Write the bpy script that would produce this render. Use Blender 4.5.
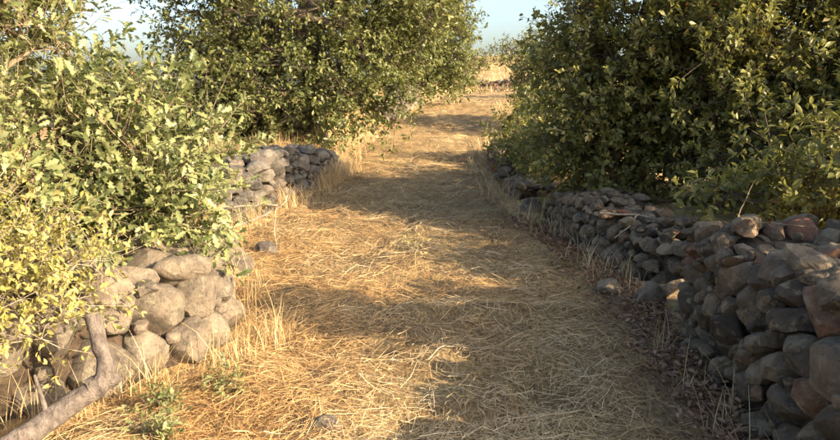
import bpy, math, random
import numpy as np
from mathutils import Vector, Matrix

for o in list(bpy.data.objects):
    bpy.data.objects.remove(o, do_unlink=True)
SC = bpy.context.scene
COL = SC.collection
R = math.radians

# ------------------------------------------------------------------ camera, sky, sun, exposure
cam_d = bpy.data.cameras.new('camera')
cam = bpy.data.objects.new('camera', cam_d)
COL.objects.link(cam)
cam.location = (0, 0, 1.5)
cam.rotation_euler = (R(80.0), 0, 0)
cam_d.sensor_width = 36.0
cam_d.lens = 31.2
cam_d.clip_start = 0.05
cam_d.clip_end = 6000
SC.camera = cam

SUN_EL = R(21.5)
SUN_BACK = R(31.0)          # how far behind the line square to the path
SDIR = Vector((math.cos(SUN_BACK) * math.cos(SUN_EL), -math.sin(SUN_BACK) * math.cos(SUN_EL), math.sin(SUN_EL)))
world = bpy.data.worlds.new('World')
SC.world = world
world.use_nodes = True
wn = world.node_tree
wn.nodes.clear()
sky = wn.nodes.new('ShaderNodeTexSky')
sky.sky_type = 'NISHITA'
sky.sun_disc = False
sky.sun_elevation = SUN_EL
sky.sun_rotation = math.atan2(SDIR.x, SDIR.y)
sky.altitude = 300
sky.air_density = 1.0
sky.dust_density = 5.0
sky.ozone_density = 1.6
bg = wn.nodes.new('ShaderNodeBackground')
bg.inputs['Strength'].default_value = 0.125
wo = wn.nodes.new('ShaderNodeOutputWorld')
wn.links.new(sky.outputs[0], bg.inputs[0])
wn.links.new(bg.outputs[0], wo.inputs[0])

sun_d = bpy.data.lights.new('sun', 'SUN')
sun_d.energy = 5.0
sun_d.angle = R(0.53)
sun_d.color = (1.0, 0.80, 0.56)
sun = bpy.data.objects.new('sun', sun_d)
COL.objects.link(sun)
sun.rotation_euler = SDIR.to_track_quat('Z', 'Y').to_euler()
sun.location = SDIR * 50

SC.view_settings.view_transform = 'Standard'
SC.view_settings.look = 'None'
SC.view_settings.exposure = 1.8
SC.view_settings.gamma = 1.0
SC.view_settings.use_curve_mapping = False
SC.render.engine = 'CYCLES'
SC.cycles.max_bounces = 8
SC.cycles.transparent_max_bounces = 8


# ------------------------------------------------------------------ numeric helpers
def _hash(ix, iy, iz, seed):
    h = (ix.astype(np.int64) * 374761393 + iy.astype(np.int64) * 668265263 + iz.astype(np.int64) * 2147483647 + seed * 974711) & 0xFFFFFFFF
    h = ((h ^ (h >> 13)) * 1274126177) & 0xFFFFFFFF
    h = ((h ^ (h >> 16)) * 2246822519) & 0xFFFFFFFF
    return ((h ^ (h >> 15)) & 0xFFFFFF) / float(0xFFFFFF) * 2 - 1


def noise2(x, y, seed=0):
    x = np.asarray(x, float); y = np.asarray(y, float)
    x0 = np.floor(x); y0 = np.floor(y)
    fx = x - x0; fy = y - y0
    ux = fx * fx * (3 - 2 * fx); uy = fy * fy * (3 - 2 * fy)
    z = np.zeros_like(x0)
    a = _hash(x0, y0, z, seed); b = _hash(x0 + 1, y0, z, seed)
    c = _hash(x0, y0 + 1, z, seed); d = _hash(x0 + 1, y0 + 1, z, seed)
    return (a * (1 - ux) + b * ux) * (1 - uy) + (c * (1 - ux) + d * ux) * uy


def noise3(p, seed=0):
    f = np.floor(p); t = p - f
    u = t * t * (3 - 2 * t)
    out = 0
    for i in (0, 1):
        for j in (0, 1):
            for k in (0, 1):
                w = (u[:, 0] if i else 1 - u[:, 0]) * (u[:, 1] if j else 1 - u[:, 1]) * (u[:, 2] if k else 1 - u[:, 2])
                out = out + w * _hash(f[:, 0] + i, f[:, 1] + j, f[:, 2] + k, seed)
    return out


def lerp_table(tab):
    xs = np.array([t[0] for t in tab], float); ys = np.array([t[1] for t in tab], float)
    return lambda v: np.interp(v, xs, ys)


def smooth(a, b, v):
    t = np.clip((np.asarray(v, float) - a) / (b - a), 0, 1)
    return t * t * (3 - 2 * t)


def norm(v):
    return v / np.maximum(np.linalg.norm(v, axis=-1, keepdims=True), 1e-9)


# ------------------------------------------------------------------ the lie of the land
_zp = lerp_table([(-20, 0), (5.5, 0), (7.5, 0.03), (9, 0.09), (12, 0.2), (15, 0.36), (18, 0.62), (22, 0.98), (26, 1.18), (30, 1.32), (40, 1.3), (46, 1.4), (52, 1.7), (60, 2.2), (80, 2.5), (300, 2.5)])
PATH_X = lerp_table([(-10, 0.3), (0, 0.25), (4, 0.25), (6.8, 0.0), (9, -0.15), (12, -0.05), (15, 0.2), (18, 0.6), (22, 1.25), (30, 2.5), (40, 3.9), (46, 5.2), (60, 9.0)])
LEFT = lerp_table([(-5, -2.6), (2.6, -2.3), (3.1, -1.85), (3.75, -1.2), (4.2, -1.05), (4.8, -1.25), (6, -1.75), (7.5, -1.95), (9, -1.72), (12.5, -1.2), (15, -1.35), (18, -0.9), (20, -0.45), (24, 0.1), (30, 1.2), (40, 2.7), (60, 7.5)])
RIGHT = lerp_table([(-5, 1.35), (1.2, 1.42), (3, 1.5), (4.4, 1.6), (5, 1.66), (6, 1.55), (8, 1.30), (10, 1.12), (13, 1.15), (16, 1.55), (20, 2.2), (24, 2.95), (30, 4.0), (40, 5.2), (60, 10.5)])


def zpath(y):
    return (_zp(y - 0.8) + _zp(y) + _zp(y + 0.8)) / 3


def H(x, y):
    """height of the ground"""
    x = np.asarray(x, float); y = np.asarray(y, float)
    xc = PATH_X(y)
    side = smooth(-16, -3, x - xc)
    z = zpath(y) * (0.12 + 0.88 * side)
    far = smooth(50, 120, y)
    z = z * (1 - far * (1 - side))
    # hill behind the end of the path
    z = z + 3.7 * np.exp(-(((x - 14) / 26) ** 2 + ((y - 105) / 34) ** 2))
    # banks behind the walls
    L = LEFT(y); Rr = RIGHT(y)
    near = 1 - smooth(45, 60, y)
    z = z + near * (0.28 + 0.25 * smooth(11, 15, y)) * smooth(0.0, 1.1, L - 0.1 - x) * smooth(-30, -12, x)
    z = z + near * 0.30 * smooth(0.15, 1.2, x - Rr)
    # ruts and clumps
    amp = 1 - smooth(30, 80, y)
    z = z + amp * (0.036 * noise2(x * 1.5, y * 1.5, 3) + 0.034 * noise2(x * 3.3 + 9, y * 3.3, 5) + 0.018 * noise2(x * 7, y * 7, 7))
    z = z + smooth(40, 90, y) * 0.25 * noise2(x * 0.12, y * 0.12, 11)
    return z


# ------------------------------------------------------------------ object helpers
def mesh_np(name, verts, faces, mats, attrs=None, smooth_shade=False, sharp=None):
    """verts (n,3); faces: list of (m,k) int arrays"""
    me = bpy.data.meshes.new(name)
    verts = np.ascontiguousarray(verts, dtype=np.float32)
    me.vertices.add(len(verts))
    me.vertices.foreach_set('co', verts.ravel())
    loops = np.concatenate([f.ravel() for f in faces]).astype(np.int32)
    totals = np.concatenate([np.full(len(f), f.shape[1], np.int32) for f in faces])
    starts = np.concatenate([[0], np.cumsum(totals)[:-1]]).astype(np.int32)
    me.loops.add(len(loops))
    me.loops.foreach_set('vertex_index', loops)
    me.polygons.add(len(totals))
    me.polygons.foreach_set('loop_start', starts)
    me.polygons.foreach_set('loop_total', totals)
    if smooth_shade:
        me.polygons.foreach_set('use_smooth', np.ones(len(totals), bool))
    for m in (mats if isinstance(mats, (list, tuple)) else [mats]):
        me.materials.append(m)
    if attrs:
        for k, v in attrs.items():
            a = me.attributes.new(k, 'FLOAT', 'POINT')
            a.data.foreach_set('value', np.ascontiguousarray(v, dtype=np.float32))
    me.update(calc_edges=True)
    me.validate()
    if sharp is not None:
        me.set_sharp_from_angle(angle=sharp)
    return me


def link(name, me, parent=None, loc=(0, 0, 0)):
    o = bpy.data.objects.new(name, me)
    COL.objects.link(o)
    o.location = loc
    if parent is not None:
        o.parent = parent
    return o


def tag(o, label=None, cat=None, group=None, kind=None):
    if label: o['label'] = label
    if cat: o['category'] = cat
    if group: o['group'] = group
    if kind: o['kind'] = kind
    return o


def thing(name, loc, label, cat, group=None):
    o = bpy.data.objects.new(name, None)
    o.empty_display_size = 0.2
    COL.objects.link(o)
    o.location = loc
    return tag(o, label, cat, group)


class Tubes:
    """collects tapering tubes into one mesh"""
    def __init__(self):
        self.v = []; self.f = []; self.n = 0

    def add(self, pts, rad, sides=6, lump=0.0, seed=0, cap=True):
        pts = np.asarray(pts, float); rad = np.asarray(rad, float)
        k = len(pts)
        d = np.gradient(pts, axis=0)
        d = norm(d)
        ref = np.array([0.0, 0.0, 1.0]) if abs(d[0, 2]) < 0.8 else np.array([1.0, 0.0, 0.0])
        a = np.zeros_like(d); a[0] = norm(np.cross(d[0], ref))
        for i_ in range(1, k):
            a[i_] = norm(a[i_ - 1] - d[i_] * (a[i_ - 1] @ d[i_]))
        b = np.cross(d, a)
        th = np.linspace(0, 2 * math.pi, sides, endpoint=False)
        ring = a[:, None, :] * np.cos(th)[None, :, None] + b[:, None, :] * np.sin(th)[None, :, None]
        rr = np.repeat(rad[:, None], sides, 1)
        v = pts[:, None, :] + ring * rr[:, :, None]
        if lump:
            q = v.reshape(-1, 3)
            s = 2.2 / max(rad.max(), 1e-3)
            nn = noise3(q * s * 0.45, seed) + 0.5 * noise3(q * s, seed + 1)
            v = pts[:, None, :] + ring * (rr * (1 + lump * nn.reshape(k, sides)))[:, :, None]
        base = self.n
        self.v.append(v.reshape(-1, 3))
        i = np.arange(k - 1)[:, None] * sides; j = np.arange(sides)[None, :]
        jn = (j + 1) % sides
        q = np.stack([i + j, i + jn, i + sides + jn, i + sides + j], -1).reshape(-1, 4) + base
        self.f.append(q)
        self.n += k * sides
        if cap:
            self.v.append(pts[-1:] + d[-1:] * rad[-1] * 0.2)
            c = self.n; self.n += 1
            e = base + (k - 1) * sides
            jj = np.arange(sides)
            self.f.append(np.stack([e + jj, e + (jj + 1) % sides, np.full(sides, c)], -1))

    def mesh(self, name, mat, origin=(0, 0, 0)):
        v = np.concatenate(self.v) - np.asarray(origin)
        q = [f for f in self.f if f.shape[1] == 4]; t = [f for f in self.f if f.shape[1] == 3]
        faces = []
        if q: faces.append(np.concatenate(q))
        if t: faces.append(np.concatenate(t))
        return mesh_np(name, v, faces, mat, smooth_shade=True)


# ------------------------------------------------------------------ materials
def new_mat(name):
    m = bpy.data.materials.new(name)
    m.use_nodes = True
    nt = m.node_tree
    nt.nodes.clear()
    out = nt.nodes.new('ShaderNodeOutputMaterial')
    return m, nt, out


def nd(nt, typ, **kw):
    n = nt.nodes.new(typ)
    for k, v in kw.items():
        if k.startswith('i_'):
            n.inputs[k[2:].replace('_', ' ')].default_value = v
        else:
            setattr(n, k, v)
    return n


def ramp(nt, src, stops, interp='LINEAR'):
    r = nt.nodes.new('ShaderNodeValToRGB')
    cr = r.color_ramp
    cr.interpolation = interp
    while len(cr.elements) < len(stops):
        cr.elements.new(0.5)
    for e, (p, c) in zip(cr.elements, stops):
        e.position = p
        e.color = (c[0], c[1], c[2], 1)
    nt.links.new(src, r.inputs[0])
    return r.outputs[0]


def mixc(nt, fac, a, b, mode='MIX'):
    m = nt.nodes.new('ShaderNodeMix')
    m.data_type = 'RGBA'
    m.blend_type = mode
    for sock, val in ((m.inputs[0], fac), (m.inputs[6], a), (m.inputs[7], b)):
        if isinstance(val, (int, float)):
            sock.default_value = val
        elif isinstance(val, tuple):
            sock.default_value = (*val, 1)
        else:
            nt.links.new(val, sock)
    return m.outputs[2]


def leaf_mat(name, stops, trans=(0.25, 0.28, 0.04), tmix=0.3, rough=0.45, spec=0.4):
    m, nt, out = new_mat(name)
    at = nd(nt, 'ShaderNodeAttribute', attribute_name='rnd')
    c = ramp(nt, at.outputs['Fac'], stops)
    p = nd(nt, 'ShaderNodeBsdfPrincipled')
    nt.links.new(c, p.inputs['Base Color'])
    p.inputs['Roughness'].default_value = rough
    p.inputs['Specular IOR Level'].default_value = spec
    t = nd(nt, 'ShaderNodeBsdfTranslucent')
    nt.links.new(mixc(nt, 0.5, c, trans), t.inputs['Color'])
    mx = nd(nt, 'ShaderNodeMixShader')
    mx.inputs[0].default_value = tmix
    nt.links.new(p.outputs[0], mx.inputs[1]); nt.links.new(t.outputs[0], mx.inputs[2])
    nt.links.new(mx.outputs[0], out.inputs[0])
    return m


def straw_mat(name, stops, warm):
    m, nt, out = new_mat(name)
    at = nd(nt, 'ShaderNodeAttribute', attribute_name='rnd')
    tn = nd(nt, 'ShaderNodeAttribute', attribute_name='tint')
    c = ramp(nt, at.outputs['Fac'], stops)
    c2 = mixc(nt, tn.outputs['Fac'], c, mixc(nt, 1.0, c, warm, 'MULTIPLY'))
    p = nd(nt, 'ShaderNodeBsdfPrincipled')
    nt.links.new(c2, p.inputs['Base Color'])
    p.inputs['Roughness'].default_value = 0.5
    p.inputs['Specular IOR Level'].default_value = 0.35
    t = nd(nt, 'ShaderNodeBsdfTranslucent')
    nt.links.new(c2, t.inputs['Color'])
    mx = nd(nt, 'ShaderNodeMixShader')
    mx.inputs[0].default_value = 0.15
    nt.links.new(p.outputs[0], mx.inputs[1]); nt.links.new(t.outputs[0], mx.inputs[2])
    nt.links.new(mx.outputs[0], out.inputs[0])
    return m


def stone_mat(name, stops, lichen, lich_amt, rough=0.85):
    m, nt, out = new_mat(name)
    oi = nd(nt, 'ShaderNodeObjectInfo')
    tc = nd(nt, 'ShaderNodeTexCoord')
    off = nd(nt, 'ShaderNodeVectorMath', operation='ADD')
    sc = nd(nt, 'ShaderNodeVectorMath', operation='SCALE')
    cmb = nd(nt, 'ShaderNodeCombineXYZ')
    nt.links.new(oi.outputs['Random'], cmb.inputs[0]); nt.links.new(oi.outputs['Random'], cmb.inputs[2])
    nt.links.new(cmb.outputs[0], sc.inputs[0]); sc.inputs['Scale'].default_value = 37.0
    nt.links.new(tc.outputs['Object'], off.inputs[0]); nt.links.new(sc.outputs[0], off.inputs[1])
    base = ramp(nt, oi.outputs['Random'], stops)
    n1 = nd(nt, 'ShaderNodeTexNoise', i_Scale=10.0, i_Detail=8.0, i_Roughness=0.65)
    nt.links.new(off.outputs[0], n1.inputs['Vector'])
    shade = ramp(nt, n1.outputs['Fac'], [(0.28, (0.45, 0.44, 0.43)), (0.47, (0.98, 0.97, 0.94)), (0.68, (1.45, 1.4, 1.3))])
    c = mixc(nt, 1.0, base, shade, 'MULTIPLY')
    n2 = nd(nt, 'ShaderNodeTexNoise', i_Scale=16.0, i_Detail=6.0, i_Roughness=0.6)
    nt.links.new(off.outputs[0], n2.inputs['Vector'])
    lm = ramp(nt, n2.outputs['Fac'], [(0.53, (0, 0, 0)), (0.61, (lich_amt,) * 3)])
    c = mixc(nt, lm, c, lichen)
    n3 = nd(nt, 'ShaderNodeTexNoise', i_Scale=48.0, i_Detail=6.0, i_Roughness=0.75)
    nt.links.new(off.outputs[0], n3.inputs['Vector'])
    sp = ramp(nt, n3.outputs['Fac'], [(0.33, (0.35, 0.34, 0.33)), (0.46, (1, 1, 1))])
    c = mixc(nt, 0.8, c, mixc(nt, 1.0, c, sp, 'MULTIPLY'))
    p = nd(nt, 'ShaderNodeBsdfPrincipled')
    nt.links.new(c, p.inputs['Base Color'])
    p.inputs['Roughness'].default_value = rough
    p.inputs['Specular IOR Level'].default_value = 0.25
    b1 = nd(nt, 'ShaderNodeBump', i_Strength=0.7, i_Distance=0.04)
    nt.links.new(n1.outputs['Fac'], b1.inputs['Height'])
    b2 = nd(nt, 'ShaderNodeBump', i_Strength=1.0, i_Distance=0.018)
    nt.links.new(n3.outputs['Fac'], b2.inputs['Height']); nt.links.new(b1.outputs[0], b2.inputs['Normal'])
    nt.links.new(b2.outputs[0], p.inputs['Normal'])
    nt.links.new(p.outputs[0], out.inputs[0])
    return m


def soil_mat(name, stops, scale=3.0, fine=40.0, bump=0.6):
    m, nt, out = new_mat(name)
    tc = nd(nt, 'ShaderNodeTexCoord')
    n1 = nd(nt, 'ShaderNodeTexNoise', i_Scale=scale, i_Detail=9.0, i_Roughness=0.65)
    nt.links.new(tc.outputs['Object'], n1.inputs['Vector'])
    mp = nd(nt, 'ShaderNodeMapping')
    mp.inputs['Scale'].default_value = (1.0, 0.35, 1.0)
    mp.inputs['Rotation'].default_value = (0, 0, 0.9)
    nt.links.new(tc.outputs['Object'], mp.inputs[0])
    n2 = nd(nt, 'ShaderNodeTexNoise', i_Scale=fine, i_Detail=6.0, i_Roughness=0.7)
    nt.links.new(mp.outputs[0], n2.inputs['Vector'])
    c = ramp(nt, n1.outputs['Fac'], stops)
    f = ramp(nt, n2.outputs['Fac'], [(0.3, (0.35, 0.32, 0.3)), (0.5, (1, 1, 1)), (0.68, (1.6, 1.55, 1.45))])
    c = mixc(nt, 1.0, c, f, 'MULTIPLY')
    p = nd(nt, 'ShaderNodeBsdfPrincipled')
    nt.links.new(c, p.inputs['Base Color'])
    p.inputs['Roughness'].default_value = 0.95
    p.inputs['Specular IOR Level'].default_value = 0.1
    b = nd(nt, 'ShaderNodeBump', i_Strength=bump, i_Distance=0.03)
    nt.links.new(n2.outputs['Fac'], b.inputs['Height'])
    nt.links.new(b.outputs[0], p.inputs['Normal'])
    nt.links.new(p.outputs[0], out.inputs[0])
    return m


def bark_mat(name, dark, light, scale=14.0, stretch=0.25):
    m, nt, out = new_mat(name)
    tc = nd(nt, 'ShaderNodeTexCoord')
    mp = nd(nt, 'ShaderNodeMapping')
    mp.inputs['Scale'].default_value = (1, 1, stretch)
    nt.links.new(tc.outputs['Object'], mp.inputs[0])
    n = nd(nt, 'ShaderNodeTexNoise', i_Scale=scale, i_Detail=8.0, i_Roughness=0.7)
    nt.links.new(mp.outputs[0], n.inputs['Vector'])
    c = ramp(nt, n.outputs['Fac'], [(0.3, dark), (0.62, light)])
    p = nd(nt, 'ShaderNodeBsdfPrincipled')
    nt.links.new(c, p.inputs['Base Color'])
    p.inputs['Roughness'].default_value = 0.9
    p.inputs['Specular IOR Level'].default_value = 0.15
    b = nd(nt, 'ShaderNodeBump', i_Strength=0.8, i_Distance=0.02)
    nt.links.new(n.outputs['Fac'], b.inputs['Height'])
    nt.links.new(b.outputs[0], p.inputs['Normal'])
    nt.links.new(p.outputs[0], out.inputs[0])
    return m


M = {}
M['ground'] = soil_mat('dry_field', [(0.3, (0.20, 0.125, 0.055)), (0.5, (0.33, 0.22, 0.10)), (0.7, (0.42, 0.30, 0.14))], 0.8, 22.0)
M['path'] = soil_mat('trodden_straw', [(0.3, (0.13, 0.085, 0.042)), (0.5, (0.23, 0.16, 0.078)), (0.7, (0.31, 0.23, 0.115))], 2.2, 60.0, 1.0)
M['straw'] = straw_mat('straw', [(0.0, (0.13, 0.075, 0.035)), (0.15, (0.27, 0.18, 0.085)), (0.5, (0.41, 0.305, 0.155)), (0.85, (0.50, 0.40, 0.22)), (1.0, (0.60, 0.52, 0.34))], (1.10, 0.89, 0.68))
M['litter'] = straw_mat('brown_litter', [(0.0, (0.08, 0.045, 0.026)), (0.5, (0.20, 0.105, 0.058)), (1.0, (0.34, 0.20, 0.11))], (1, 1, 1))
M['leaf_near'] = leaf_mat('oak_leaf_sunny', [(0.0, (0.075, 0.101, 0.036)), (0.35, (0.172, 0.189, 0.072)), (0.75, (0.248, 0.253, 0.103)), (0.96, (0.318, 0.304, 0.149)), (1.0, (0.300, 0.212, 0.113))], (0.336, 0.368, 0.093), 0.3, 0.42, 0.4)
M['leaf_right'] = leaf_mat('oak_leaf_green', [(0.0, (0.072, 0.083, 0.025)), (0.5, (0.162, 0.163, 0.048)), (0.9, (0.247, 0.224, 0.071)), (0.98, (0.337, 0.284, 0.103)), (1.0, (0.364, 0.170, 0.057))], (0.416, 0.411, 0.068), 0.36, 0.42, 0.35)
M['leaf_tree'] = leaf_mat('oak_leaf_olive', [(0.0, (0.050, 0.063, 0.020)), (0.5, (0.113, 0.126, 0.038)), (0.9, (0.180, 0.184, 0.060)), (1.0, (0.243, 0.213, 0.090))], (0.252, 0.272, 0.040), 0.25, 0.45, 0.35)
M['leaf_far'] = leaf_mat('scrub_leaf', [(0.0, (0.05, 0.06, 0.018)), (0.5, (0.11, 0.12, 0.035)), (1.0, (0.20, 0.19, 0.07))], (0.25, 0.25, 0.05), 0.2, 0.6, 0.2)
M['leaf_weed'] = leaf_mat('dry_weed_leaf', [(0.0, (0.16, 0.17, 0.04)), (0.5, (0.34, 0.30, 0.09)), (1.0, (0.46, 0.36, 0.15))], (0.45, 0.4, 0.08), 0.3, 0.5, 0.25)
M['stone_warm'] = stone_mat('stone_warm', [(0.0, (0.12, 0.098, 0.08)), (0.35, (0.155, 0.128, 0.098)), (0.7, (0.19, 0.154, 0.113)), (0.9, (0.19, 0.15, 0.112)), (1.0, (0.23, 0.20, 0.15))], (0.28, 0.25, 0.17), 0.5)
M['stone_grey'] = stone_mat('stone_grey', [(0.0, (0.056, 0.044, 0.032)), (0.25, (0.115, 0.090, 0.061)), (0.45, (0.165, 0.131, 0.093)), (0.6, (0.124, 0.098, 0.067)), (0.75, (0.216, 0.171, 0.117)), (0.84, (0.171, 0.127, 0.081)), (0.92, (0.165, 0.105, 0.066)), (1.0, (0.194, 0.090, 0.053))], (0.295, 0.239, 0.154), 0.6)
M['stone_mid'] = stone_mat('stone_mid', [(0.0, (0.07, 0.062, 0.052)), (0.35, (0.11, 0.098, 0.082)), (0.7, (0.15, 0.132, 0.108)), (0.9, (0.125, 0.098, 0.078)), (1.0, (0.17, 0.152, 0.125))], (0.22, 0.20, 0.155), 0.5)
M['core'] = soil_mat('rubble_earth', [(0.3, (0.04, 0.03, 0.022)), (0.7, (0.09, 0.065, 0.045))], 5.0, 30.0, 1.0)
M['bark'] = bark_mat('oak_bark', (0.035, 0.026, 0.02), (0.11, 0.085, 0.065))
M['twig'] = bark_mat('twig_bark', (0.10, 0.075, 0.05), (0.24, 0.19, 0.12))
M['deadwood'] = bark_mat('dead_wood', (0.20, 0.16, 0.11), (0.42, 0.35, 0.25), 20, 0.3)
M['stump'] = bark_mat('grey_stump_bark', (0.04, 0.032, 0.028), (0.17, 0.14, 0.115), 30, 0.6)
_nt = M['stump'].node_tree
_p = next(n_ for n_ in _nt.nodes if n_.type == 'BSDF_PRINCIPLED'); _b = next(n_ for n_ in _nt.nodes if n_.type == 'BUMP')
_tc = next(n_ for n_ in _nt.nodes if n_.type == 'TEX_COORD')
_mp = nd(_nt, 'ShaderNodeMapping'); _mp.inputs['Rotation'].default_value = (0.5, 0.3, 0.9); _mp.inputs['Scale'].default_value = (26, 9, 18)
_v = nd(_nt, 'ShaderNodeTexVoronoi', feature='DISTANCE_TO_EDGE', i_Scale=1.6)
_nz = nd(_nt, 'ShaderNodeTexNoise', i_Scale=14.0, i_Detail=5.0)
_nt.links.new(_tc.outputs['Object'], _nz.inputs['Vector'])
_ad = nd(_nt, 'ShaderNodeVectorMath', operation='ADD'); _sc = nd(_nt, 'ShaderNodeVectorMath', operation='SCALE'); _sc.inputs['Scale'].default_value = 0.12
_nt.links.new(_nz.outputs['Color'], _sc.inputs[0]); _nt.links.new(_tc.outputs['Object'], _ad.inputs[0]); _nt.links.new(_sc.outputs[0], _ad.inputs[1])
_nt.links.new(_ad.outputs[0], _mp.inputs[0]); _nt.links.new(_mp.outputs[0], _v.inputs['Vector'])
_b2 = nd(_nt, 'ShaderNodeBump', i_Strength=0.4, i_Distance=0.008)
_cl = ramp(_nt, _v.outputs['Distance'], [(0.0, (0, 0, 0)), (0.12, (1, 1, 1))])
_nt.links.new(_cl, _b2.inputs['Height']); _nt.links.new(_b.outputs[0], _b2.inputs['Normal']); _nt.links.new(_b2.outputs[0], _p.inputs['Normal'])

# ------------------------------------------------------------------ ground and path
def warp(n, near, far, p=2.6):
    t = np.linspace(-1, 1, n)
    return np.sign(t) * (np.abs(t) * near + np.abs(t) ** p * 0 + (np.exp(np.abs(t) * math.log(far / near + 1)) - 1) * near * np.abs(t) ** 1.5)


def grid_mesh(name, X, Y, Z, mat):
    ny, nx = X.shape
    v = np.stack([X, Y, Z], -1).reshape(-1, 3)
    i = np.arange(ny - 1)[:, None] * nx; j = np.arange(nx - 1)[None, :]
    f = np.stack([i + j, i + j + 1, i + nx + j + 1, i + nx + j], -1).reshape(-1, 4)
    return mesh_np(name, v, [f], mat, smooth_shade=True)


gx = np.concatenate([-np.geomspace(4, 3000, 50)[::-1], np.linspace(-4, 5, 140)[1:-1], np.geomspace(5, 3000, 50)])
gy = np.concatenate([-np.geomspace(2, 1500, 25)[::-1], np.linspace(-2, 1.2, 12)[1:-1], np.linspace(1.2, 12, 170), np.geomspace(12.06, 4000, 140)])
X, Y = np.meshgrid(gx, gy)
g = link('ground', grid_mesh('ground', X, Y, H(X, Y), M['ground']))
tag(g, kind='structure')

ty = np.concatenate([np.linspace(-2, 1.5, 20), np.linspace(1.5, 12, 260)[1:], np.geomspace(12.05, 58, 160)])
tt = np.linspace(0, 1, 64)
Lv = LEFT(ty)[:, None] + 0.05; Rv = RIGHT(ty)[:, None] - 0.05
PX = Lv + (Rv - Lv) * tt[None, :]
PY = np.repeat(ty[:, None], 64, 1)
edge = np.minimum(tt, 1 - tt)[None, :]
PZ = H(PX, PY) + 0.012 - 0.03 * (1 - smooth(0, 0.06, edge)) + 0.006 * noise2(PX * 14, PY * 14, 23) * (1 - smooth(10, 14, PY))
pth = link('path', grid_mesh('path', PX, PY, PZ, M['path']))
tag(pth, kind='structure')


# ------------------------------------------------------------------ blades: straw, dry grass
def blades(pos, ang, length, width, lift, rise, bow, rnd, tint, name, mat, upright=False, lean=None, nseg=3):
    """strips of nseg quads lying on (or growing out of) the ground"""
    n = len(pos)
    s = np.linspace(0, 1, nseg + 1)
    d = np.stack([np.cos(ang), np.sin(ang)], -1)
    side = np.stack([-d[:, 1], d[:, 0]], -1)
    if not upright:
        along = (s[None, :] - 0.5) * length[:, None]
        curve = bow[:, None] * length[:, None] * (4 * s * (1 - s))[None, :]
        cx = pos[:, None, 0] + d[:, None, 0] * along + side[:, None, 0] * curve
        cy = pos[:, None, 1] + d[:, None, 1] * along + side[:, None, 1] * curve
        cz = H(cx, cy) + lift[:, None] + rise[:, None] * along + np.abs(bow)[:, None] * length[:, None] * 0.3 * (4 * s * (1 - s))[None, :]
        cz = np.maximum(cz, H(cx, cy) + 0.004)
        w = np.repeat(width[:, None], nseg + 1, 1)
        w[:, -1] *= 0.5
    else:
        out = (lean[:, None] * length[:, None]) * (s ** 1.8)[None, :]
        cx = pos[:, None, 0] + d[:, None, 0] * out
        cy = pos[:, None, 1] + d[:, None, 1] * out
        z0 = H(pos[:, 0], pos[:, 1])
        cz = z0[:, None] - 0.01 + length[:, None] * (s[None, :] * np.sqrt(np.maximum(1 - (0.75 * lean[:, None] * s[None, :]) ** 2, 0.1)))
        w = width[:, None] * np.array([1.0, 0.85, 0.65, 0.2])[None, :nseg + 1]
    c = np.stack([cx, cy, cz], -1)
    roll = np.random.default_rng(len(pos)).uniform(-1.0, 1.0, n)
    if upright:
        wv = np.stack([side[:, 0], side[:, 1], np.zeros(n)], -1)
    else:
        wv = np.stack([side[:, 0] * np.cos(roll), side[:, 1] * np.cos(roll), np.sin(roll)], -1)
    a = c + wv[:, None, :] * w[:, :, None] * 0.5
    b = c - wv[:, None, :] * w[:, :, None] * 0.5
    v = np.stack([a, b], 2).reshape(-1, 3)
    k = (nseg + 1) * 2
    base = (np.arange(n) * k)[:, None]
    fs = []
    for q in range(nseg):
        fs.append(base + np.array([[2 * q, 2 * q + 1, 2 * q + 3, 2 * q + 2]]))
    return mesh_np(name, v, [np.concatenate(fs)], mat, {'rnd': np.repeat(rnd, k), 'tint': np.repeat(tint, k)})


rng = np.random.default_rng(4)


def polar_points(n, r0, r1, half):
    r = r0 * (r1 / r0) ** rng.random(n)
    a = rng.uniform(-half, half, n)
    return np.stack([r * np.sin(a), r * np.cos(a)], -1)


P = polar_points(318000, 1.7, 34, R(44))
keep = (P[:, 0] > LEFT(P[:, 1]) - 0.02) & (P[:, 0] < RIGHT(P[:, 1]) + 0.02)
fr = (P[:, 0] - LEFT(P[:, 1])) / (RIGHT(P[:, 1]) - LEFT(P[:, 1]))
thin = np.clip(0.95 + 0.8 * noise2(P[:, 0] * 1.7, P[:, 1] * 1.7, 31) + 0.7 * noise2(P[:, 0] * 5, P[:, 1] * 5, 33) - 0.75 * smooth(0.78, 0.97, fr) * (1 - smooth(8, 10, P[:, 1])), 0.30, 1) * np.where(fr > 0.86, 0.55, 1.0)
keep &= rng.random(len(P)) < thin
P = P[keep]; fr = fr[keep]
n = len(P)
dist = np.linalg.norm(P, axis=1)
flow = 1.5 * noise2(P[:, 0] * 0.8 + 3, P[:, 1] * 0.8, 41) + 0.9 * noise2(P[:, 0] * 2.2, P[:, 1] * 2.2, 43)
ang = 0.35 + flow * 1.3 + rng.normal(0, 0.95, n)
length = (0.03 + 0.19 * rng.random(n) ** 2.0) * (1 + 0.012 * dist)
width = rng.uniform(0.0014, 0.0026, n) * (1 + 0.9 * rng.random(n) ** 5) * (1 + 0.07 * np.maximum(dist - 4, 0))
tint = np.clip(0.85 - 1.3 * (fr - 0.2) + 0.6 * noise2(P[:, 0] * 1.3, P[:, 1] * 1.3, 51) + rng.normal(0, 0.15, n), 0, 1) * (1 - 0.6 * smooth(8, 16, P[:, 1]))
rnd = np.clip(0.56 + 0.24 * noise2(P[:, 0] * 2.1, P[:, 1] * 2.1, 61) + rng.normal(0, 0.27, n), 0, 1)
rnd = np.clip(rnd - 0.38 * smooth(0.74, 0.95, fr) * (1 - smooth(8, 10, P[:, 1])), 0, 1)
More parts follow.
